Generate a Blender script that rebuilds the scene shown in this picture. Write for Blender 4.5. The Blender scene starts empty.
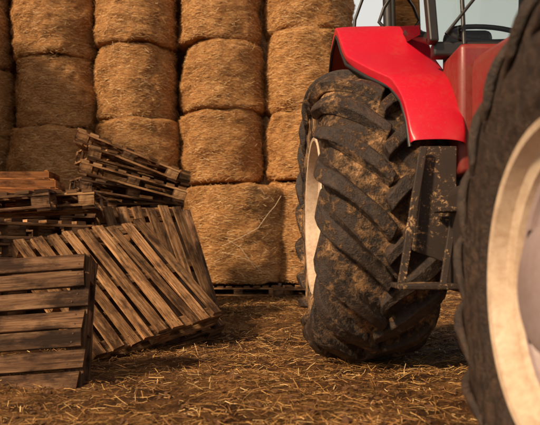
import bpy, bmesh, math, random
import numpy as np
from mathutils import Vector, Matrix, noise
random.seed(7); rng=np.random.default_rng(7)
S=bpy.context.scene
R_=math.radians
# ---------------------------------------------------------------- helpers
def P(px,py,y):
    return Vector(((px-270)*y/636.0, y, 0.66+(254-py)*y/636.0))
def link(o,parent=None):
    S.collection.objects.link(o)
    if parent: o.parent=parent
    return o
def empty(name,loc=(0,0,0)):
    e=bpy.data.objects.new(name,None); e.location=loc; e.empty_display_size=.2
    return link(e)
def mesh(name,v,f,mats=(),smooth=None):
    me=bpy.data.meshes.new(name); me.from_pydata([tuple(a) for a in v],[],f); 
    for m in mats: me.materials.append(m)
    me.update()
    if smooth is not None:
        me.polygons.foreach_set('use_smooth',[True]*len(me.polygons)); me.set_sharp_from_angle(angle=R_(smooth))
    return me
def obj(name,me,parent=None): return link(bpy.data.objects.new(name,me),parent)
def bevel(o,w,seg=2,ang=30):
    m=o.modifiers.new('b','BEVEL'); m.width=w; m.segments=seg; m.limit_method='ANGLE'; m.angle_limit=R_(ang); m.harden_normals=False
    return o
class NT:
    def __init__(s,name):
        s.m=bpy.data.materials.new(name); s.m.use_nodes=True; s.t=s.m.node_tree; s.n=s.t.nodes; s.l=s.t.links
        s.b=s.n['Principled BSDF']
    def add(s,typ,**k):
        n=s.n.new(typ)
        for a,v in k.items(): setattr(n,a,v)
        return n
    def set(s,sock,v):
        if isinstance(v,bpy.types.NodeSocket): s.l.new(v,sock)
        else:
            if isinstance(v,tuple) and len(v)==3 and sock.type=='RGBA': v=(*v,1)
            sock.default_value=v
    def coord(s,k='Object'): return s.add('ShaderNodeTexCoord').outputs[k]
    def mapping(s,v,scale=(1,1,1),rot=(0,0,0),loc=(0,0,0)):
        n=s.add('ShaderNodeMapping'); s.l.new(v,n.inputs[0]); n.inputs['Scale'].default_value=scale; n.inputs['Rotation'].default_value=rot; n.inputs['Location'].default_value=loc
        return n.outputs[0]
    def noise(s,v,scale,detail=5,rough=.6,dist=0):
        n=s.add('ShaderNodeTexNoise'); s.l.new(v,n.inputs['Vector']); n.inputs['Scale'].default_value=scale; n.inputs['Detail'].default_value=detail; n.inputs['Roughness'].default_value=rough; n.inputs['Distortion'].default_value=dist
        return n.outputs[0]
    def ramp(s,f,stops,interp='LINEAR'):
        n=s.add('ShaderNodeValToRGB'); s.l.new(f,n.inputs[0]); r=n.color_ramp; r.interpolation=interp
        while len(r.elements)<len(stops): r.elements.new(.5)
        for e,(p,c) in zip(r.elements,stops):
            e.position=p; e.color=(c,c,c,1) if not isinstance(c,tuple) else (*c,1)
        return n.outputs[0]
    def math(s,op,a,b=0.5,clamp=False):
        n=s.add('ShaderNodeMath',operation=op,use_clamp=clamp); s.set(n.inputs[0],a); s.set(n.inputs[1],b); return n.outputs[0]
    def mix(s,f,a,b,mode='MIX'):
        n=s.add('ShaderNodeMix',data_type='RGBA',blend_type=mode); s.set(n.inputs[0],f); s.set(n.inputs[6],a); s.set(n.inputs[7],b); return n.outputs[2]
    def bump(s,h,strength,dist):
        n=s.add('ShaderNodeBump'); s.l.new(h,n.inputs['Height']); n.inputs['Strength'].default_value=strength; n.inputs['Distance'].default_value=dist
        s.l.new(n.outputs[0],s.b.inputs['Normal'])
    def attr(s,name,out='Fac'):
        return s.add('ShaderNodeAttribute',attribute_name=name).outputs[out]
    def out(s,col,rough=.8,**k):
        s.set(s.b.inputs['Base Color'],col); s.set(s.b.inputs['Roughness'],rough)
        for a,v in k.items(): s.set(s.b.inputs[a.replace('_',' ')],v)
        return s.m
# ---------------------------------------------------------------- materials
def m_bale():
    t=NT('bale_straw'); uv=t.coord('UV')
    oi=t.add('ShaderNodeObjectInfo').outputs['Random']
    a=t.noise(t.mapping(uv,(6,75,1)),1.0,6,.70,.6)
    b=t.noise(t.mapping(uv,(22,75,1),(0,0,.35)),1.0,5,.65,.4)
    c=t.noise(t.mapping(uv,(22,75,1),(0,0,-.3)),1.0,5,.65,.4)
    big=t.noise(uv,3.0,6,.7)
    h=t.math('ADD',t.math('MULTIPLY',a,.45),t.math('ADD',t.math('MULTIPLY',b,.3),t.math('MULTIPLY',c,.3)))
    col=t.ramp(h,[(.40,(.12,.042,.012)),(.49,(.42,.185,.055)),(.56,(.74,.39,.14)),(.65,(.95,.66,.33))])
    col=t.mix(t.ramp(big,[(.36,.7),(.58,0)]),col,(.25,.095,.026))
    col=t.mix(t.math('MULTIPLY',oi,.40),col,(.36,.15,.040))
    t.bump(h,1.0,.05)
    return t.out(col,.8,Specular_IOR_Level=.3)
def m_straw(name,stops):
    t=NT(name); r=t.attr('rnd')
    return t.out(t.ramp(r,stops),.6,Specular_IOR_Level=.35)
def m_wood(name,dark,mid,light):
    t=NT(name); uv=t.coord('UV'); r=t.attr('rnd')
    g=t.noise(t.mapping(uv,(1.6,38,1)),1.0,7,.66,.5)
    g2=t.noise(t.mapping(uv,(7,160,1)),1.0,4,.6,.2)
    st=t.noise(t.mapping(uv,(1,2.5,1)),3.3,6,.7)
    h=t.math('ADD',t.math('MULTIPLY',g,.65),t.math('MULTIPLY',g2,.35))
    col=t.ramp(h,[(.38,dark),(.5,mid),(.63,light)])
    col=t.mix(t.ramp(st,[(.44,.0),(.60,.9)]),col,tuple(x*.45 for x in dark))
    col=t.mix(1.0,col,t.ramp(r,[(0,.42),(1,1.2)]),'MULTIPLY')
    t.bump(h,.9,.009)
    return t.out(col,.85,Specular_IOR_Level=.2)
def m_ground():
    t=NT('soil_straw'); o=t.coord('Object')
    big=t.noise(o,1.1,6,.7); med=t.noise(o,6,6,.7,.5); fine=t.noise(o,60,5,.7)
    col=t.ramp(med,[(.36,(.045,.019,.008)),(.52,(.14,.060,.022)),(.68,(.29,.13,.048))])
    s=[]
    for i,(ang) in enumerate((.2,1.0,1.9,2.7)):
        s.append(t.ramp(t.noise(t.mapping(o,(20,210,1),(0,0,ang),(i*3.1,i,0)),1.0,3,.6,.7),[(.57,0),(.63,1)]))
    m=t.math('MAXIMUM',t.math('MAXIMUM',s[0],s[1]),t.math('MAXIMUM',s[2],s[3]))
    cov=t.math('MULTIPLY',m,t.ramp(big,[(.42,.08),(.56,.95)]))
    col=t.mix(cov,col,t.ramp(fine,[(.35,(.36,.165,.046)),(.65,(.72,.42,.14))]))
    col=t.mix(1.0,col,t.ramp(big,[(.38,.55),(.55,1.1)]),'MULTIPLY')
    h=t.math('ADD',t.math('MULTIPLY',med,1.0),t.math('ADD',t.math('MULTIPLY',fine,.35),t.math('MULTIPLY',m,.15)))
    t.bump(h,1.0,.045)
    return t.out(col,.92,Specular_IOR_Level=.15)
def m_tyre(name,lo,hi,mud=(.27,.135,.05)):
    t=NT(name); o=t.coord('Object'); lug=t.attr('lug')
    n1=t.noise(o,5.5,6,.65,.3); n2=t.noise(o,30,6,.7)
    n=t.math('ADD',t.math('MULTIPLY',n1,.62),t.math('MULTIPLY',n2,.42))
    n=t.math('SUBTRACT',n,t.math('MULTIPLY',lug,.075))
    f=t.ramp(n,[(lo,0),(hi,1)])
    fine=t.noise(o,120,4,.7)
    rub=t.ramp(n2,[(.35,(.016,.011,.009)),(.7,(.085,.050,.032))])
    md=t.mix(fine,tuple(x*.5 for x in mud),tuple(min(1,x*1.7) for x in mud))
    t.bump(t.math('ADD',t.math('MULTIPLY',f,.9),t.math('ADD',t.math('MULTIPLY',n2,.5),t.math('MULTIPLY',fine,.25))),.9,.016)
    return t.out(t.mix(f,rub,md),t.math('ADD',t.math('MULTIPLY',f,.40),.45),Specular_IOR_Level=.45)
def m_paint(name,base,rough=.3,dust=(.30,.15,.06),lo=.56,hi=.72,amount=.6,coat=.4,metal=0):
    t=NT(name); o=t.coord('Object')
    n=t.math('ADD',t.math('MULTIPLY',t.noise(o,4,6,.65),.55),t.math('MULTIPLY',t.noise(o,38,6,.7),.45))
    f=t.math('MULTIPLY',t.ramp(n,[(lo,0),(hi,1)]),amount)
    sp=t.math('MULTIPLY',t.ramp(t.noise(o,130,3,.6),[(.64,0),(.69,1)]),amount)
    f=t.math('MAXIMUM',f,sp)
    t.bump(t.noise(o,90,4,.6),.12,.003)
    return t.out(t.mix(f,base,dust),t.math('ADD',t.math('MULTIPLY',f,.5),rough),Coat_Weight=coat,Coat_Roughness=.2,Metallic=metal)
def m_flaky():
    t=NT('flaking_black_paint'); o=t.coord('Object')
    n=t.noise(o,60,7,.78,.5); b=t.noise(o,8,5,.65)
    v=t.math('ADD',n,t.math('MULTIPLY',t.math('SUBTRACT',b,.5),.7))
    f=t.ramp(v,[(.56,0),(.64,1)])
    t.bump(f,.6,.004)
    return t.out(t.mix(f,t.mix(b,(.012,.009,.008),(.05,.026,.014)),t.mix(n,(.34,.17,.07),(.66,.42,.21))),.7)
def m_simple(name,c,rough=.5,metal=0,**k):
    t=NT(name); o=t.coord('Object'); n=t.noise(o,25,4,.6)
    return t.out(t.mix(n,tuple(x*.75 for x in c),tuple(min(1,x*1.2) for x in c)),rough,Metallic=metal,**k)
def m_glass():
    t=NT('cab_glass'); tr=t.add('ShaderNodeBsdfTransparent'); tr.inputs[0].default_value=(.90,.92,.90,1)
    gl=t.add('ShaderNodeBsdfGlossy'); gl.inputs[1].default_value=.03
    fr=t.add('ShaderNodeFresnel'); fr.inputs[0].default_value=1.45
    mx=t.add('ShaderNodeMixShader'); t.l.new(fr.outputs[0],mx.inputs[0]); t.l.new(tr.outputs[0],mx.inputs[1]); t.l.new(gl.outputs[0],mx.inputs[2])
    t.l.new(mx.outputs[0],t.n['Material Output'].inputs[0]); return t.m
BALE=m_bale(); GROUND=m_ground()
STRAW=m_straw('bale_blades',[(0,(.14,.054,.016)),(.35,(.44,.205,.062)),(.7,(.74,.43,.16)),(1,(.97,.72,.40))])
LITTER=m_straw('litter_blades',[(0,(.09,.036,.012)),(.4,(.30,.135,.040)),(.75,(.60,.33,.10)),(1,(.92,.64,.29))])
WOODT=m_wood('pallet_wood_tan',(.13,.055,.022),(.42,.21,.088),(.68,.41,.20))
WOODD=m_wood('pallet_wood_dark',(.065,.029,.015),(.23,.115,.056),(.43,.245,.125))
WOODO=m_wood('crate_wood_orange',(.28,.09,.028),(.52,.19,.055),(.66,.31,.12))
TYRE=m_tyre('tyre_rubber_muddy',.475,.585,(.36,.20,.09)); TYREC=m_tyre('tyre_rubber_front',.54,.74,(.13,.07,.038))
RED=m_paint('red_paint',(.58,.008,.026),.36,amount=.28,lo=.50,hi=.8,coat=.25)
RED_SHADE=m_paint('red_paint_shaded',(.22,.016,.015),.42,amount=.6,lo=.40,hi=.70,coat=.15,dust=(.20,.09,.045))  # dusty red, darkened to put shade on hood and cab base into the colour
CREAM=m_paint('cream_rim_paint',(.64,.49,.35),.45,dust=(.30,.16,.08),lo=.44,hi=.62,amount=.65,coat=.1)
GREYR=m_paint('grey_disc_paint',(.36,.27,.26),.45,dust=(.20,.11,.07),lo=.46,hi=.66,amount=.55,coat=.1)
BLACK=m_simple('black_trim',(.02,.017,.015),.45); DARK=m_simple('dark_cast_iron',(.05,.035,.028),.6,.4)
FLAKY=m_flaky(); GLASS=m_glass(); NAIL=m_simple('rusty_nail',(.05,.025,.012),.6,.6)
LAMPG=m_simple('lamp_lens',(.7,.65,.55),.15)
SOIL=m_simple('soil_clod',(.13,.058,.022),.95); TWINE=m_simple('net_wrap',(.80,.60,.38),.6)
# ---------------------------------------------------------------- ground
W=[(rng.uniform(-1,1),rng.uniform(-1,1)) for _ in range(14)]
def gh(x,y):
    x=np.asarray(x,float); y=np.asarray(y,float); h=np.zeros(np.broadcast(x,y).shape)
    for i,(a,b) in enumerate(W):
        k=.9*1.42**(i*.8); L=math.hypot(a,b); h=h+ .012/(1+.20*i)*np.sin((a/L*x+b/L*y)*k+i*1.7)
    h=h*np.exp(-(np.hypot(x,y-4)/30)**2)
    h=h-.02*np.exp(-(((x-.55)/.4)**2+((y-4)/.8)**2))
    h=h-.135*np.exp(-(((x-.78)/.33)**2+((y-1.33)/.5)**2))
    return h
def axis(lo,hi,step,far):
    mid=np.arange(lo,hi+step/2,step); ext=[]; d=step; p=hi
    while p<far: d*=1.28; p+=d; ext.append(p)
    e2=[]; d=step; p=lo
    while p>-far: d*=1.28; p-=d; e2.append(p)
    return np.array(e2[::-1]+list(mid)+ext)
xs=axis(-3,3,.03,900); ys=axis(.8,8.5,.03,900)
GX,GY=np.meshgrid(xs,ys); GZ=gh(GX,GY)
GZ=GZ+np.where((abs(GX)<3.1)&(GY>.7)&(GY<8.6),rng.normal(0,.0035,GX.shape),0)
nx,ny=len(xs),len(ys)
idx=np.arange(nx*ny).reshape(ny,nx)
F=np.stack([idx[:-1,:-1],idx[:-1,1:],idx[1:,1:],idx[1:,:-1]],-1).reshape(-1,4)
def np_mesh(name,V,F,mats,rnd=None,smooth=False,attrname='rnd'):
    me=bpy.data.meshes.new(name); n=F.shape[1]
    me.vertices.add(len(V)); me.vertices.foreach_set('co',V.astype(np.float32).ravel())
    me.loops.add(F.size); me.loops.foreach_set('vertex_index',F.astype(np.int32).ravel())
    me.polygons.add(len(F)); me.polygons.foreach_set('loop_start',np.arange(0,F.size,n,dtype=np.int32))
    me.update(calc_edges=True)
    if smooth: me.polygons.foreach_set('use_smooth',np.ones(len(F),bool))
    for m in mats: me.materials.append(m)
    if rnd is not None:
        a=me.attributes.new(attrname,'FLOAT','POINT'); a.data.foreach_set('value',rnd.astype(np.float32))
    me.validate(); return me
obj('ground',np_mesh('ground',np.stack([GX,GY,GZ],-1).reshape(-1,3),F,[GROUND],smooth=True))
def blades(c,d,L,w,bend,up=None):
    n=len(c)
    upv=np.tile([0,0,1.],(n,1)) if up is None else up
    sd=np.cross(d,upv); sd/=np.linalg.norm(sd,axis=1,keepdims=True)+1e-9
    roll=rng.uniform(-.9,.9,n)[:,None]
    nn=np.cross(sd,d); sd=sd*np.cos(roll)+nn*np.sin(roll)
    L=L[:,None]; w=w[:,None]; bend=bend[:,None]
    a=c-d*L/2; m=c+nn*bend*L; b=c+d*L/2
    V=np.stack([a-sd*w/2,a+sd*w/2,m+sd*w/2,m-sd*w/2,b+sd*w/2,b-sd*w/2],1).reshape(-1,3)
    k=np.arange(n)[:,None]*6
    F=np.concatenate([k+np.array([[0,1,2,3]]),k+np.array([[3,2,4,5]])],0)
    return V,F
N=150000
y=1.15+10.3*rng.random(N)**1.15; x=rng.uniform(-1,1,N)*(.5*y+.5)
dens=.5+.5*np.sin(x*2.1+1.3*np.sin(y*1.7))*np.sin(y*2.3+1.1*np.sin(x*1.9+2))
dens2=.5+.5*np.sin(x*7.1+1.9*np.sin(y*5.7))*np.sin(y*8.3+1.6*np.sin(x*6.9+2))
cen=np.exp(-(((x-.05*y)/(.28*y+.1))**2))
keep=rng.random(N)<(.06+.34*dens*dens+.26*dens2**2+.30*cen); x=x[keep]; y=y[keep]; n=len(x)
az=rng.uniform(0,2*math.pi,n); pit=rng.normal(0,.17,n)
d=np.stack([np.cos(az)*np.cos(pit),np.sin(az)*np.cos(pit),np.sin(pit)],1)
L=rng.uniform(.012,.070,n)*np.where(rng.random(n)<.07,2.0,1)*(1+.08*y); w=rng.uniform(.0010,.0026,n)*(1+.10*y)
c=np.stack([x,y,gh(x,y)+.003+.014*rng.random(n)+abs(np.sin(pit))*L*.4],1)
V,Fb=blades(c,d,L,w,rng.normal(0,.07,n))
obj('straw_litter',np_mesh('straw_litter',V,Fb,[LITTER],np.repeat(np.clip(rng.normal(.42,.28,n),0,1),6)))
bm=bmesh.new(); 
for i in range(2600):
    yy=1.4+7*random.random()**1.3; xx=random.uniform(-1,1)*(.48*yy+.3); s=random.uniform(.004,.017)*(1.7 if random.random()<.06 else 1)
    r=bmesh.ops.create_icosphere(bm,subdivisions=1,radius=s)['verts']
    zz=float(gh(xx,yy)); sc=(random.uniform(.7,1.4),random.uniform(.7,1.4),random.uniform(.5,.8))
    for v in r:
        k=1+random.uniform(-.25,.25); v.co=Vector((v.co.x*sc[0]*k+xx,v.co.y*sc[1]*k+yy,v.co.z*sc[2]*k+zz+s*.2))
me=bpy.data.meshes.new('soil_clods'); bm.to_mesh(me); me.materials.append(SOIL); obj('soil_clods',me)
# ---------------------------------------------------------------- bales
def bale_mesh(name,R,H,seed,nb=9500,rc=.085):
    r=np.random.default_rng(seed); NU=112; prof=[]
    nside=34
    prof.append((0.0,0.0))
    for q in (.3,.6,.8): prof.append((q*R,0.0))
    for k in range(6): a=k/5*math.pi/2; prof.append((R-rc+rc*math.sin(a),rc-rc*math.cos(a)))
    for k in range(1,nside): prof.append((R,rc+(H-2*rc)*k/nside))
    for k in range(6): a=k/5*math.pi/2; prof.append((R-rc+rc*math.cos(a),H-rc+rc*math.sin(a)))
    for q in (.8,.6,.3,0): prof.append((q*R,H))
    V=[];UV=[];s=0;pl=prof[0]
    o=Vector((seed*3.7,seed*1.3,0)); tap=r.uniform(-.02,.02)
    for (pr,pz) in prof:
        s+=math.hypot(pr-pl[0],pz-pl[1]); pl=(pr,pz)
        for j in range(NU+1):
            a=2*math.pi*j/NU; aa=2*math.pi*(j%NU)/NU
            q=Vector((math.cos(aa)*1.6,math.sin(aa)*1.6,pz*2.2))+o
            dd=noise.noise(q)*.075+noise.noise(q*2.7)*.040+noise.noise(Vector((q.x*3,q.y*3,pz*26)))*.022
            f=pr/R; bulge=.022*math.sin(math.pi*pz/H)+tap*(pz/H-.5)*2
            rr=pr+(dd+bulge)*f
            zz=pz+(noise.noise(q*1.3+Vector((5,5,5)))*.05 if pr<R*.999 else 0)
            V.append((rr*math.cos(a),rr*math.sin(a),zz)); UV.append((a*R,s))
    F=[]; M=NU+1
    for i in range(len(prof)-1):
        for j in range(NU): F.append((i*M+j,i*M+j+1,(i+1)*M+j+1,(i+1)*M+j))
    a=r.uniform(0,2*math.pi,nb); z=r.uniform(.01,H-.01,nb)
    e=np.minimum(z,H-z); rad=R-rc+np.sqrt(np.clip(rc*rc-np.clip(rc-e,0,rc)**2,0,None))+.008+r.uniform(-.01,.014,nb)
    cpt=np.stack([rad*np.cos(a),rad*np.sin(a),z],1)
    for i in range(nb):
        q=Vector((math.cos(a[i])*1.6,math.sin(a[i])*1.6,z[i]*2.2))+o
        dd=noise.noise(q)*.075+noise.noise(q*2.7)*.040+.022*math.sin(math.pi*z[i]/H)+tap*(z[i]/H-.5)*2
        cpt[i,0]+=dd*math.cos(a[i]); cpt[i,1]+=dd*math.sin(a[i])
    tilt=r.normal(0,.34,nb); out=r.normal(.02,.11,nb); wild=r.random(nb)<.06
    tilt=np.where(wild,r.uniform(-1.5,1.5,nb),tilt); out=np.where(wild,r.uniform(.1,.8,nb),out)
    tan=np.stack([-np.sin(a),np.cos(a),0*a],1); rd=np.stack([np.cos(a),np.sin(a),0*a],1)
    dr=tan*(np.cos(tilt)*np.cos(out))[:,None]+rd*np.sin(out)[:,None]+np.array([0,0,1.])*(np.sin(tilt)*np.cos(out))[:,None]
    BV,BF=blades(cpt,dr,r.uniform(.03,.13,nb),r.uniform(.002,.0042,nb),r.normal(0,.04,nb),up=rd)
    base=len(V); V2=np.concatenate([np.array(V),BV]); F2=np.concatenate([np.array(F),BF+base])
    rn=np.concatenate([np.full(base,.5),np.repeat(np.clip(r.normal(.5,.26,nb),0,1),6)])
    me=np_mesh(name,V2,F2,[BALE,STRAW],rn,smooth=True)
    mi=np.zeros(len(F2),np.int32); mi[len(F):]=1; me.polygons.foreach_set('material_index',mi)
    uvl=me.uv_layers.new(name='UVMap'); li=np.zeros(len(me.loops),np.int32); me.loops.foreach_get('vertex_index',li)
    uva=np.zeros((len(V2),2)); uva[:base]=UV; uvl.data.foreach_set('uv',uva[li].astype(np.float32).ravel())
    return me
BM=[bale_mesh('hay_bale_mesh',.715,1.16,i+1) for i in range(5)]
BIG=bale_mesh('hay_bale_mesh_big',.79,1.50,9,13000)
def bale(x,y,z,me=None,sx=1,sz=1,lean=0):
    o=obj('hay_bale',me or random.choice(BM)); o.location=(x,y,z); o.rotation_euler=(random.gauss(0,.014),lean+random.gauss(0,.018),random.uniform(0,6.28)); o.scale=(sx,sx,sz); return o
def colm(px,tops,w,y=10.8):
    X=(px-270)*y/636; s=(w/2*y/636)/.745
    zf=y-.7
    for a,b in zip(tops[:-1],tops[1:]):
        za=.66+(254-a)*zf/636; zb=.66+(254-b)*zf/636
        bale(X+random.uniform(-.05,.05),y+random.uniform(-.10,.08),za+.005,sx=s*random.uniform(.98,1.03),sz=(zb-za)/1.16*.998)
colm(-27,[286,204,130,60,-14,-90],82,10.7)
colm(57,[284,198,125,52,-20,-94],82)
colm(138,[284,190,117,40,-33,-106],81)
colm(222,[180,108,38,-34,-108],83)
colm(309,[284,180,110,27,-46,-120],87)
bale(-.53,10.25,.21,BIG)
bale(.56,10.55,.21,BIG,.96,1.0)
for i in range(5):
    for k in range(5): bale(-6.35+i*1.42,12.3,.2+k*1.17)
for q in ((-6.6,9.6),(-6.3,8.1),(-6.4,6.6)):  # unseen side stack, added to cast shadow on the left bale columns
    for k in range(5): bale(q[0]+random.uniform(-.05,.05),q[1],.01+k*1.165)
# ---------------------------------------------------------------- wood mesh builder
class Wood:
    def __init__(s): s.v=[];s.f=[];s.uv=[];s.r=[];s.mi=[]
    def board(s,c,size,ax,rot=0,warp=.0,mi=0,rv=None):
        rv=random.random() if rv is None else rv; ou,ov=random.uniform(0,50),random.uniform(0,50)
        n=6; L=size[ax]; base=len(s.v)
        wv,tv=size[1-ax] if ax<2 else size[0],size[2] if ax<2 else size[1]
        wa=random.uniform(-1,1)*.006+warp
        ce=[random.uniform(-.007,.007) for _ in range(2)]
        for i in range(n+1):
            t=i/n; l=(t-.5)*L; sk=wa*math.sin(math.pi*t); 
            for (a,b) in ((-1,-1),(1,-1),(1,1),(-1,1)):
                ww=a*(wv/2)+random.uniform(-.0026,.0026); tt=b*tv/2+sk
                ll=l+(ce[0]*a if i in (0,n) else 0)
                if ax==0: p=[ll,ww,tt]
                elif ax==1: p=[ww,ll,tt]
                else: p=[ww,tt,ll]
                if rot: 
                    cr,sr=math.cos(rot),math.sin(rot); p[0],p[1]=p[0]*cr-p[1]*sr,p[0]*sr+p[1]*cr
                s.v.append((p[0]+c[0],p[1]+c[1],p[2]+c[2]))
        per=[0,wv,wv+tv,2*wv+tv,2*wv+2*tv]
        flip=(ax==1)
        for i in range(n):
            for k in range(4):
                a=base+i*4+k; b=base+i*4+(k+1)%4; q=[a,b,b+4,a+4]
                u0=ou+i/n*L;u1=ou+(i+1)/n*L; uq=[(u0,ov+per[k]),(u0,ov+per[k+1]),(u1,ov+per[k+1]),(u1,ov+per[k])]
                if not flip: q.reverse(); uq.reverse()
                s.f.append(q); s.uv+=uq; s.r.append(rv); s.mi.append(mi)
        for i,rvv in ((0,1),(n,0)):
            q=[base+i*4+k for k in range(4)]; uq=[(ou+.02*k,ov) for k in range(4)]
            if rvv ^ (0 if not flip else 1): q.reverse()
            s.f.append(q); s.uv+=uq; s.r.append(rv*.6); s.mi.append(mi)
    def nail(s,x,y,z):
        b=len(s.v); r=.0045
        for k in range(6): s.v.append((x+r*math.cos(k*1.047),y+r*math.sin(k*1.047),z))
        s.f.append([b+k for k in range(6)]); s.uv+=[(0,0)]*6; s.r.append(.2); s.mi.append(1)
    def build(s,name,mat):
        me=mesh(name,s.v,s.f,[mat,NAIL])
        uvl=me.uv_layers.new(name='UVMap'); uvl.data.foreach_set('uv',np.array(s.uv,np.float32).ravel())
        a=me.attributes.new('rnd','FLOAT','FACE'); a.data.foreach_set('value',np.array(s.r,np.float32))
        me.polygons.foreach_set('material_index',s.mi); 
        return me
def pallet_mesh(A,B,n,mat,missing=(),sw=None,skewed=()):
    w=Wood(); H=.144
    sw=sw or A/n*.70
    for i in range(n):
        if i in missing: continue
        x=sw/2+(A-sw)*i/(n-1)+random.uniform(-.006,.006)
        w.board((x,B/2+random.uniform(-.014,.014),H-.011+random.uniform(0,.002)),(sw*random.uniform(.88,1.06),B*random.uniform(.975,1.012),.022),1,rot=random.gauss(0,.009)+(.05 if i in skewed else 0))
        for yy in (.06,B/2,B-.06):
            for dx in (-.022,.022): w.nail(x+dx+random.uniform(-.006,.006),yy+random.uniform(-.02,.02),H+.0035)
    for yy in (.05,B/2,B-.05):
        w.board((A/2,yy,H-.035),(A,.10,.022),0)
        w.board((A/2,yy,.011),(A*.995,.10,.022),0)
        for xx in (.072,A/2,A-.072): w.board((xx,yy,.061),(.14,.092,.078),0)
    for xx in (.05,A-.05): w.board((xx,B/2,-.0125),(.10,B*.99,.022),1)
    return w.build('pallet_mesh',mat)
def place(name,me,origin,ex,ey,topplane=True):
    ex=Vector(ex).normalized(); ey=Vector(ey); ey=(ey-ex*ey.dot(ex)).normalized(); ez=ex.cross(ey)
    M=Matrix((ex,ey,ez)).transposed().to_4x4(); o=Vector(origin)-(ez*.144 if topplane else Vector())
    ob=obj(name,me); ob.matrix_world=Matrix.Translation(o)@M; bevel(ob,.0025,1); return ob
def rot2(a): return Vector((math.cos(a),math.sin(a),0)),Vector((-math.sin(a),math.cos(a),0))
PN='wooden_pallet'
PT=[pallet_mesh(1.2,1.0,9,WOODT),pallet_mesh(1.2,1.0,7,WOODT,missing=(4,)),pallet_mesh(1.2,.8,7,WOODD),pallet_mesh(1.2,1.0,8,WOODD,skewed=(3,))]
e1=Vector((.74,.86,.19)); e2=Vector((-.65,.5,.74)); BL=Vector((-1.11,4.04,.02))
place(PN,pallet_mesh(1.16,1.12,9,WOODT,skewed=(6,)),BL,e1,e2)
nrm=e1.cross(e2).normalized()
place(PN,pallet_mesh(1.16,1.12,8,WOODD),BL-nrm*.175+e1.normalized()*.09+Vector((0,0,.03)),e1+Vector((.05,0,-.03)),e2)
place(PN,pallet_mesh(.74,1.15,7,WOODD,sw=.090),Vector((-.93,3.12,0.0)),(-.06,.42,.9),(-1,.02,-.06))
place(PN,pallet_mesh(.84,1.25,6,WOODT),Vector((-1.10,5.4,.02)),(.776,.62,.06),(-.50,.4,1.05))
place(PN,pallet_mesh(1.0,1.22,7,WOODD),Vector((-1.38,5.9,.02)),(.80,.42,.08),(-.42,.45,.98))
ex,ey=rot2(math.atan2(.86,.74))
TL=BL+e2
for k in range(6):
    a=random.gauss(0,.03); ex2,ey2=rot2(math.atan2(.86,.74)+a)
    place(PN,random.choice(PT),Vector((TL.x,TL.y,0))-ex*.62+ey*.03+Vector((0,0,.03+.168*k*.88)),ex2,ey2,False)
place(PN,PT[3],Vector((-2.95,4.9,.93)),(.97,.2,.09),(-.25,1,.06),False)
place(PN,PT[0],Vector((-2.75,5.5,1.02)),(.97,.12,.06),(-.12,1,.0),False)
for k in range(8):
    ex2,ey2=rot2(random.gauss(.05,.03)); place(PN,random.choice(PT),Vector((-2.42+random.gauss(0,.02),7.3,.03+.158*k)),ex2,ey2,False)
for k in range(8):
    ex2,ey2=rot2(random.gauss(-.04,.03)); place(PN,random.choice(PT),Vector((-3.82+random.gauss(0,.02),7.4,.03+.158*k)),ex2,ey2,False)
for k,(dx,dz,tl,az,m) in enumerate(((.02,0,-.12,.42,3),(.0,.20,-.26,.15,0),(.10,.36,-.20,.45,1),(-.06,.56,-.36,.22,0))):
    ex2=Vector((math.cos(az)*math.cos(tl),math.sin(az)*math.cos(tl),math.sin(tl))); ey2=Vector((-math.sin(az),math.cos(az),.07))
    place(PN,PT[m],Vector((-2.12+dx,6.98+.03*k,1.37+dz)),ex2,ey2,False)
w=Wood()
for sx in (0,1):
    for k in range(3): w.board((.4,sx*.4,.04+k*.085),(.8,.016,.07),0)
    for k in range(3): w.board((sx*.8,.2,.04+k*.085),(.016,.42,.07),1)
    for sy in (0,1): w.board((.03+sx*.74,.02+sy*.36,.125),(.04,.04,.26),0)
for k in range(4): w.board((.4,.05+k*.1,.006),(.78,.09,.012),0)
cm=w.build('crate_mesh',WOODO)
for loc,a in (((-3.25,7.0,1.33),.05),((-2.9,6.15,1.14),.1)):
    o=obj('wooden_crate',cm); o.location=loc; o.rotation_euler=(0,0,a)
for i in range(6):
    ex2,ey2=rot2(random.gauss(0,.02)); place(PN,PT[i%4],Vector((-6.2+i*1.28,9.55,.03)),ex2,ey2,False)
    place(PN,PT[(i+1)%4],Vector((-6.2+i*1.28,10.7,.03)),ex2,ey2,False)
place(PN,PT[2],Vector((.05,9.35,.03)),(1,.05,0),(-.05,1,0),False)
cu=bpy.data.curves.new('net_wrap','CURVE'); cu.dimensions='3D'; cu.bevel_depth=.003
def onb(px,py):
    X=(px-270)*9.6/636; dx=max(-.78,min(.78,X+.53)); yb=10.25-math.sqrt(max(.0,.85**2-dx*dx)); X=(px-270)*yb/636
    return (X,yb-.005,.66+(254-py)*yb/636)
for ln in (((222,246),(240,238),(258,228),(268,214)),((222,252),(238,256),(252,262),(262,272)),((268,214),(275,206),(281,196)),((228,240),(240,247),(255,268))):
    sp=cu.splines.new('POLY'); sp.points.add(len(ln)-1)
    for q,(a,b) in zip(sp.points,ln): q.co=(*onb(a,b),1)
cu.materials.append(TWINE); o=link(bpy.data.objects.new('net_wrap',cu)); 
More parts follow.
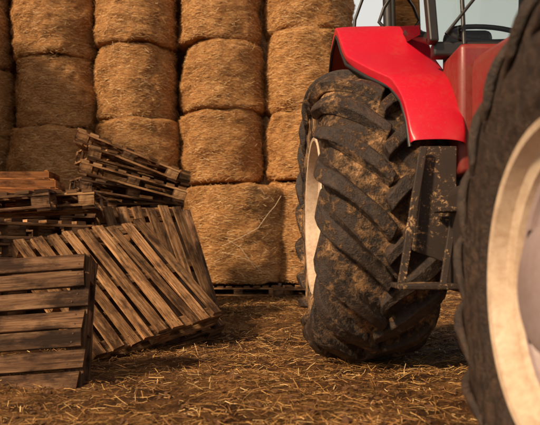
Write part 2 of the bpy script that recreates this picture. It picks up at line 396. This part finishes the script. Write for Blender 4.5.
# ---------------------------------------------------------------- tractor
TR=empty('tractor',(1.25,2.8,0))
def tp(name,me):
    o=obj(name,me); o.parent=TR; o.matrix_parent_inverse=Matrix.Translation((-1.25,-2.8,0)); return o
def lathe(name,prof,mats,n=96,mi=None,smooth=40):
    V=[];F=[];M=[]
    for x,r in prof:
        for j in range(n): a=2*math.pi*j/n; V.append((x,-r*math.cos(a),r*math.sin(a)))
    for i in range(len(prof)-1):
        for j in range(n): F.append((i*n+j,(i+1)*n+j,(i+1)*n+(j+1)%n,i*n+(j+1)%n)); M.append(mi[i] if mi else 0)
    me=mesh(name,V,F,mats,smooth); me.polygons.foreach_set('material_index',M); return me
def wheel(prefix,cx,cy,cz,R,hw,rr,nl,mat,mirror=1,lugh=.05,front=False,yaw=0):
    Rc=R-lugh
    t=(Rc-rr)
    bg=1.05 if front else 1.02
    prof=[(0,Rc),(.33*hw,Rc-.004),(.62*hw,Rc-.016),(.83*hw,Rc-.036),(.95*hw,Rc-.07*t/.37),(1.01*hw,Rc-.15*t/.37),(bg*hw,Rc-.22*t/.37),(1.01*hw,Rc-.29*t/.37),(.96*hw,Rc-.34*t/.37),(.92*hw,rr+.004)]
    P2=[(-a,b) for a,b in prof[::-1]]+prof[1:]
    def refine(p,it=2):
        for _ in range(it):
            q=[p[0]]
            for i in range(len(p)-1):
                a,b=p[i],p[i+1]; q+= [(a[0]*.75+b[0]*.25,a[1]*.75+b[1]*.25),(a[0]*.25+b[0]*.75,a[1]*.25+b[1]*.75)]
            q.append(p[-1]); p=q
        return p
    pr=refine(P2)
    q=[]
    for x,r in pr:
        f=(Rc-r)/t
        k=.006*(1 if (.45<f<.5 or .78<f<.84) else 0)
        q.append((x+math.copysign(k,x),r))
    car=lathe(prefix+'_tyre',q,[mat],128,smooth=60)
    a=car.attributes.new('lug','FLOAT','POINT'); a.data.foreach_set('value',[0.]*len(car.vertices))
    objs=[]
    o=tp(prefix+'_tyre',car); objs.append(o)
    half=refine([(0,Rc)]+prof[1:7],2)
    cum=[0]
    for i in range(1,len(half)): cum.append(cum[-1]+math.hypot(half[i][0]-half[i-1][0],half[i][1]-half[i-1][1]))
    def at(s):
        if s<0: return (s,Rc,0,1)
        for i in range(1,len(half)):
            if s<=cum[i] or i==len(half)-1:
                f=(s-cum[i-1])/(cum[i]-cum[i-1]); x=half[i-1][0]*(1-f)+half[i][0]*f; r=half[i-1][1]*(1-f)+half[i][1]*f
                tx,tr=half[i][0]-half[i-1][0],half[i][1]-half[i-1][1]; l=math.hypot(tx,tr); return (x,r,-tr/l,tx/l)
    V=[];F=[];A=[]; smax=cum[-1]*(.80 if front else .93); ns=14
    for side in (1,-1):
        for k in range(nl):
            p0=2*math.pi*(k+(.5 if side<0 else 0))/nl+random.gauss(0,.006); base=len(V)
            wear=random.uniform(.85,1.0)
            for i in range(ns+1):
                u=i/ns; s=-.05*hw+u*(smax+.05*hw)
                x,r,nxx,nr=at(s)
                sw=(.42*hw/.31)*(u**.85)*.92/ (R/.9)
                wd=(.033+.024*u)*(R/.9)*(1+.10*math.sin(k*5.1+u*7+side)) 
                hh=lugh*wear*(1 if u<.85 else 1-(u-.85)/.15*.55)*(1+.08*math.sin(k*3.3+u*11))
                for (sg,top) in ((-1,0),(-1,1),(1,1),(1,0)):
                    ww=wd*(1.4 if not top else .92); off=-.006 if not top else hh
                    rr2=r+nr*off; xx=x+nxx*off
                    ss=sg*ww; da=ss*.88/r; dxs=-sg*ww*.42*(1-u*.6)
                    ang=p0+sw/ r*1.0+da
                    xx+=dxs
                    V.append((side*xx,-rr2*math.cos(ang),rr2*math.sin(ang))); A.append(float(top))
            for i in range(ns):
                for c in range(4):
                    a0=base+i*4+c; b0=base+i*4+(c+1)%4; q=(a0,b0,b0+4,a0+4)
                    F.append(q if side>0 else q[::-1])
            e=(base,base+3,base+2,base+1); F.append(e if side>0 else e[::-1])
            e=tuple(base+ns*4+c for c in range(4)); F.append(e if side>0 else e[::-1])
    me=mesh(prefix+'_lugs',V,F,[mat]); 
    bm=bmesh.new(); bm.from_mesh(me); la=bm.verts.layers.float.new('lug')
    bm.verts.ensure_lookup_table()
    for v,aa in zip(bm.verts,A): v[la]=aa
    bmesh.ops.recalc_face_normals(bm,faces=bm.faces); bm.to_mesh(me); bm.free()
    me.polygons.foreach_set('use_smooth',[True]*len(me.polygons)); me.set_sharp_from_angle(angle=R_(50))
    o=tp(prefix+'_lugs',me); objs.append(o); bevel(o,.009,2,40)
    h=hw*.90; q=rr
    if not front:
        h=hw*.95
        rp=[(-h-.012,q+.022),(-h-.022,q+.016),(-h-.018,q-.002),(-h+.012,q-.012),(-h+.06,q-.018),(-h+.075,q-.045),(-h+.115,q-.055),(-h+.14,q-.062)]
        rp+=[(-.03,q-.07),(-.02,q-.085),(-.02,q*.62),(-.05,q*.55),(-.10,q*.40),(-.11,q*.30),(-.2,q*.27),(-.21,q*.2),(-.21,0.001)]; n0=9
    else:
        rp=[(-h-.012,q+.020),(-h-.020,q+.014),(-h-.016,q-.002),(-h+.002,q-.010),(-h+.020,q-.016),(-h+.030,q-.030),(-h+.032,q-.040),(-h+.046,q-.045),(-h+.050,q-.060),
            (-h+.062,q-.068),(-h+.070,q-.095),(-h+.070,q*.62),(-h+.05,q*.56),(-h+.02,q*.50),(-h+.015,q*.42),(-h-.03,q*.38),(-h-.045,q*.28),(-h-.045,.001)]; n0=7
    rim=lathe(prefix+'_rim',rp,[CREAM,GREYR],96,mi=[0]*(n0)+[1]*(len(rp)-1-n0),smooth=35)
    o=tp(prefix+'_rim',rim); objs.append(o); o.scale.x=mirror
    rb=lathe(prefix+'_barrel',[(h+.015,q+.02),(h+.015,q-.01),(h-.06,q-.03),(-h+.08,q-.075)],[CREAM],96)
    o=tp(prefix+'_barrel',rb); objs.append(o); o.scale.x=mirror
    bm=bmesh.new()
    for k in range(8):
        a=k*math.pi/4; rbn=q*.47 if not front else q*.46; xb=-.11 if not front else -h+.01
        bmesh.ops.create_cone(bm,cap_ends=True,segments=6,radius1=.016,radius2=.014,depth=.04,matrix=Matrix.Translation((xb*mirror,rbn*math.cos(a),rbn*math.sin(a)))@Matrix.Rotation(math.pi/2,4,'Y'))
    me=bpy.data.meshes.new(prefix+'_bolts'); bm.to_mesh(me); bm.free(); me.materials.append(DARK); objs.append(tp(prefix+'_bolts',me))
    for o in objs: o.location=(cx,cy,cz); o.rotation_euler=(0,0,yaw)
wheel('rear_wheel_near',.570,4.0,.895,.90,.30,.47,20,TYRE,1,.066,yaw=R_(1.9))
wheel('rear_wheel_far',1.945,4.0,.895,.90,.30,.47,20,TYRE,-1,.062)
wheel('front_wheel_near',.78,1.33,.585,.72,.20,.355,20,TYREC,1,.026,True)
wheel('front_wheel_far',1.72,1.33,.70,.72,.20,.355,20,TYREC,-1,.026,True)
def box(name,lo,hi,mat,bev=.01,taper=None):
    x0,y0,z0=lo;x1,y1,z1=hi
    V=[(x0,y0,z0),(x1,y0,z0),(x1,y1,z0),(x0,y1,z0),(x0,y0,z1),(x1,y0,z1),(x1,y1,z1),(x0,y1,z1)]
    if taper: V=[Vector(v)+Vector(t) for v,t in zip(V,taper)]
    o=tp(name,mesh(name,V,[(0,3,2,1),(4,5,6,7),(0,1,5,4),(1,2,6,5),(2,3,7,6),(3,0,4,7)],[mat]))
    if bev: bevel(o,bev,3)
    o.data.polygons.foreach_set('use_smooth',[True]*6); o.data.set_sharp_from_angle(angle=R_(30)); return o
def tube(name,pts,r,mat,smooth=True):
    c=bpy.data.curves.new(name,'CURVE'); c.dimensions='3D'; c.bevel_depth=r; c.bevel_resolution=3
    sp=c.splines.new('POLY'); sp.points.add(len(pts)-1)
    for q,p in zip(sp.points,pts): q.co=(*p,1)
    c.materials.append(mat); o=link(bpy.data.objects.new(name,c)); o.parent=TR; o.matrix_parent_inverse=Matrix.Translation((-1.25,-2.8,0)); return o
def fender(name,mx):
    st=[(4.95,1.45,.46),(4.80,1.78,.44),(4.55,1.97,.42),(4.25,2.05,.41),(3.97,2.07,.41),(3.88,2.02,.415),(3.78,1.91,.425),(3.66,1.80,.44),(3.48,1.68,.53),(3.32,1.58,.63),(3.20,1.47,.665),(3.11,1.34,.675),(3.055,1.20,.68)]
    Xi=.95
    V=[];F=[]
    for i,(yy,H,xo) in enumerate(st):
        a=st[max(0,i-1)]; b=st[min(len(st)-1,i+1)]
        ty,tz=b[0]-a[0],b[1]-a[1]; l=math.hypot(ty,tz); ny_,nz=tz/l,-ty/l
        for (xx,dn) in ((xo+.004,-.05),(xo,.0),(xo+.05,.008),(Xi-.10,.016),(Xi,-.012),(Xi+.005,-.30 if i<9 else -.06)):
            X=xx if mx==0 else 2.5-xx
            V.append((X,yy+ny_*dn,H+nz*dn))
    n=6
    for i in range(len(st)-1):
        for j in range(n-1):
            q=(i*n+j,i*n+j+1,(i+1)*n+j+1,(i+1)*n+j); F.append(q if mx==0 else q[::-1])
    me=mesh(name,V,F,[RED]); me.polygons.foreach_set('use_smooth',[True]*len(me.polygons))
    o=tp(name,me); m=o.modifiers.new('s','SOLIDIFY'); m.thickness=.008; m.offset=0
    cr=me.attributes.new('crease_edge','FLOAT','EDGE')
    vals=[]
    for e in me.edges:
        a,b=e.vertices
        if a%n==b%n and (a%n) in (1,4): vals.append(.75)
        elif a//n==b//n and a//n in (4,7,9): vals.append(.45)
        else: vals.append(0)
    cr.data.foreach_set('value',vals)
    s=o.modifiers.new('ss','SUBSURF'); s.levels=3; s.render_levels=3
    pts=[]
    for i,(yy,H,xo) in enumerate(st):
        a=st[max(0,i-1)]; b=st[min(len(st)-1,i+1)]; ty,tz=b[0]-a[0],b[1]-a[1]; l=math.hypot(ty,tz)
        X=xo+.004; X=X if mx==0 else 2.5-X
        pts.append((X,yy-tz/l*.052,H+ty/l*.052))
    tube(name+'_rubber_edge',pts,.011,BLACK)
fender('fender_near',0); fender('fender_far',1)
def plate(name,pts,th,mat,bev=.004):
    V=[Vector(p) for p in pts]; n=(V[1]-V[0]).cross(V[2]-V[0]).normalized(); k=len(V)
    VV=V+[v+n*th for v in V]; F=[tuple(range(k))[::-1],tuple(range(k,2*k))]+[(i,(i+1)%k,(i+1)%k+k,i+k) for i in range(k)]
    o=tp(name,mesh(name,VV,F,[mat])); bevel(o,bev,2); return o
plate('mud_shield',[P(427,146,3.02),P(457,146,3.02),P(456,215,2.99),P(444,262,2.98),P(412,250,2.98),P(416,215,2.99)],.012,FLAKY)
plate('step_stringer',[P(420,146,2.97),P(428,146,2.97),P(406,283,2.88),P(398,283,2.88)],.02,FLAKY)
plate('step_stringer',[P(453,200,2.97),P(460,200,2.97),P(446,292,2.86),P(439,292,2.86)],.02,FLAKY)
box('step_plate',(.560,2.74,.505),(.82,2.95,.53),FLAKY,.006)
box('step_plate_upper',(.76,2.86,.85),(.99,2.96,.875),FLAKY,.006)
box('fuel_tank',(.84,2.15,.48),(1.04,3.1,.98),DARK,.05)
# cab
CB=4.25
box('cab_floor',(.80,3.25,.98),(1.70,CB+.1,1.08),BLACK,.02)
box('cab_lower_side',(.93,3.12,1.05),(1.57,3.45,1.70),RED_SHADE,.03)
box('cab_rear_wall',(.98,CB,1.1),(1.52,CB+.05,1.75),BLACK,.01)
for n_,sx in (('l',0),('r',1)):
    X=lambda v: v if sx==0 else 2.5-v
    plate('a_pillar_'+n_,[(X(.83),3.36,1.76),(X(.88),3.36,1.76),(X(.83),3.5,2.85),(X(.77),3.5,2.85)],.06,BLACK,.01)
    tube('c_pillar_'+n_,[(X(.84),CB,1.9),(X(.80),CB+.02,2.1),(X(.78),CB+.02,2.85)],.036,BLACK)
    tube('sill_'+n_,[(X(.86),3.38,1.80),(X(.83),3.8,1.98),(X(.84),CB,2.06)],.03,BLACK)
    plate('side_glass_'+n_,[(X(.812),3.42,1.84),(X(.79),3.5,2.85),(X(.79),CB,2.85),(X(.812),CB,2.02)],.004,GLASS,0.0005)
box('windscreen_sill',(.86,3.34,1.70),(1.64,3.42,1.78),BLACK,.015)
tube('windscreen_bar',[(1.02,3.34,1.76),(1.02,3.5,2.85)],.012,BLACK)
plate('windscreen',[(.86,3.375,1.78),(1.64,3.375,1.78),(1.70,3.53,2.85),(.80,3.53,2.85)],.004,GLASS,0.0005)
plate('rear_glass',[(.86,CB,1.78),(1.64,CB,1.78),(1.68,CB,2.85),(.82,CB,2.85)],.004,GLASS,0.0005)
box('cab_roof',(.74,3.35,2.83),(1.76,CB+.2,3.0),RED,.06)
box('seat_base',(1.10,3.85,1.3),(1.45,4.15,1.5),BLACK,.05); box('seat_back',(1.12,4.05,1.45),(1.43,4.17,2.1),BLACK,.05)
tube('steering_column',[(1.25,3.5,1.4),(1.25,3.7,1.92)],.03,BLACK)
tor=[(1.25+.2*math.cos(a*math.pi/12),3.70+.2*math.sin(a*math.pi/12)*.8,1.94+.2*math.sin(a*math.pi/12)*.5) for a in range(25)]
tube('steering_wheel',tor,.015,BLACK)
tube('wiper',[P(478,-6,3.31),P(446,34,3.31)],.009,BLACK)
tube('grab_rail',[P(354,33,4.0),P(355,20,4.0),P(360,6,4.0),P(366,-10,4.0),P(385,-30,4.0)],.010,BLACK)
tube('grab_rail_inner',[P(388,32,3.95),P(379,22,3.95),P(384,8,3.95),P(394,-8,3.95)],.011,BLACK)
# hood
box('hood',(.97,.70,1.02),(1.53,3.12,1.58),RED_SHADE,.07,taper=[(.03,0,0),(-.03,0,0),(0,0,0),(0,0,0),(.05,.06,-.16),(-.05,.06,-.16),(0,0,.05),(0,0,.05)])
box('hood_vent_panel',(.962,1.6,1.10),(.975,2.7,1.36),BLACK,.004)
box('grille',(1.04,.675,1.05),(1.46,.72,1.38),BLACK,.015)
for xx in (1.08,1.32): box('headlamp',(xx,.66,1.27),(xx+.10,.68,1.35),LAMPG,.01)
box('engine_block',(1.03,.9,.62),(1.47,3.1,1.05),DARK,.03)
box('transmission',(1.0,3.1,.6),(1.5,4.5,1.0),DARK,.05)
box('front_axle',(.82,1.25,.53),(1.68,1.41,.67),DARK,.03); box('rear_axle',(.62,3.88,.80),(1.88,4.12,1.0),DARK,.05)
box('front_weight',(1.0,.45,.55),(1.5,.72,.95),DARK,.04)
tube('exhaust',[(1.62,3.0,1.5),(1.62,3.0,2.75),(1.62,3.06,2.85)],.04,DARK)
box('rear_hitch',(1.05,4.5,.45),(1.45,4.75,.95),DARK,.03)
# ---------------------------------------------------------------- light / sky
SUN_EL,SUN_AZ=R_(36),R_(-131)
d=Vector((math.sin(SUN_AZ)*math.cos(SUN_EL),math.cos(SUN_AZ)*math.cos(SUN_EL),math.sin(SUN_EL)))
sl=bpy.data.lights.new('sun','SUN'); sl.energy=4.7; sl.angle=R_(5); sl.color=(1,.77,.51)
so=link(bpy.data.objects.new('sun',sl)); so.rotation_euler=(-d).to_track_quat('-Z','Y').to_euler(); so.location=(-4,-6,8)
wd=bpy.data.worlds.new('World'); S.world=wd; wd.use_nodes=True; nt=wd.node_tree
sky=nt.nodes.new('ShaderNodeTexSky'); sky.sky_type='NISHITA'; sky.sun_disc=False; sky.sun_elevation=SUN_EL; sky.sun_rotation=SUN_AZ; sky.dust_density=5; sky.ozone_density=.4; sky.air_density=1
mx=nt.nodes.new('ShaderNodeMix'); mx.data_type='RGBA'; mx.blend_type='MULTIPLY'; mx.inputs[0].default_value=1; mx.inputs[7].default_value=(1.12,.93,.76,1)
tc=nt.nodes.new('ShaderNodeTexCoord'); sp=nt.nodes.new('ShaderNodeSeparateXYZ'); nt.links.new(tc.outputs['Generated'],sp.inputs[0])
nz=nt.nodes.new('ShaderNodeTexNoise'); nz.inputs['Scale'].default_value=4; nz.inputs['Detail'].default_value=6; nt.links.new(tc.outputs['Generated'],nz.inputs['Vector'])
ad=nt.nodes.new('ShaderNodeMath'); ad.operation='MULTIPLY_ADD'; nt.links.new(nz.outputs[0],ad.inputs[0]); ad.inputs[1].default_value=-.35; nt.links.new(sp.outputs['Z'],ad.inputs[2])
cr=nt.nodes.new('ShaderNodeValToRGB'); nt.links.new(ad.outputs[0],cr.inputs[0]); cr.color_ramp.elements[0].position=.20; cr.color_ramp.elements[0].color=(1,1,1,1); cr.color_ramp.elements[1].position=.42; cr.color_ramp.elements[1].color=(0,0,0,1)
cl=nt.nodes.new('ShaderNodeMix'); cl.data_type='RGBA'; nt.links.new(cr.outputs[0],cl.inputs[0]); nt.links.new(mx.outputs[2],cl.inputs[6]); cl.inputs[7].default_value=(12.2,12,11.4,1)
nt.links.new(sky.outputs[0],mx.inputs[6]); nt.links.new(cl.outputs[2],nt.nodes['Background'].inputs[0]); nt.nodes['Background'].inputs[1].default_value=.062
# ---------------------------------------------------------------- camera
cd=bpy.data.cameras.new('camera'); co=link(bpy.data.objects.new('camera',cd)); co.location=(0,0,.66); co.rotation_euler=(math.pi/2,0,0)
cd.sensor_width=36; cd.lens=636/540*36; cd.shift_y=41.5/540; cd.clip_end=3000; cd.clip_start=.02
cd.dof.use_dof=True; cd.dof.focus_distance=4.4; cd.dof.aperture_fstop=3.2
S.camera=co
S.view_settings.view_transform='Standard'; S.view_settings.look='None'; S.view_settings.exposure=0
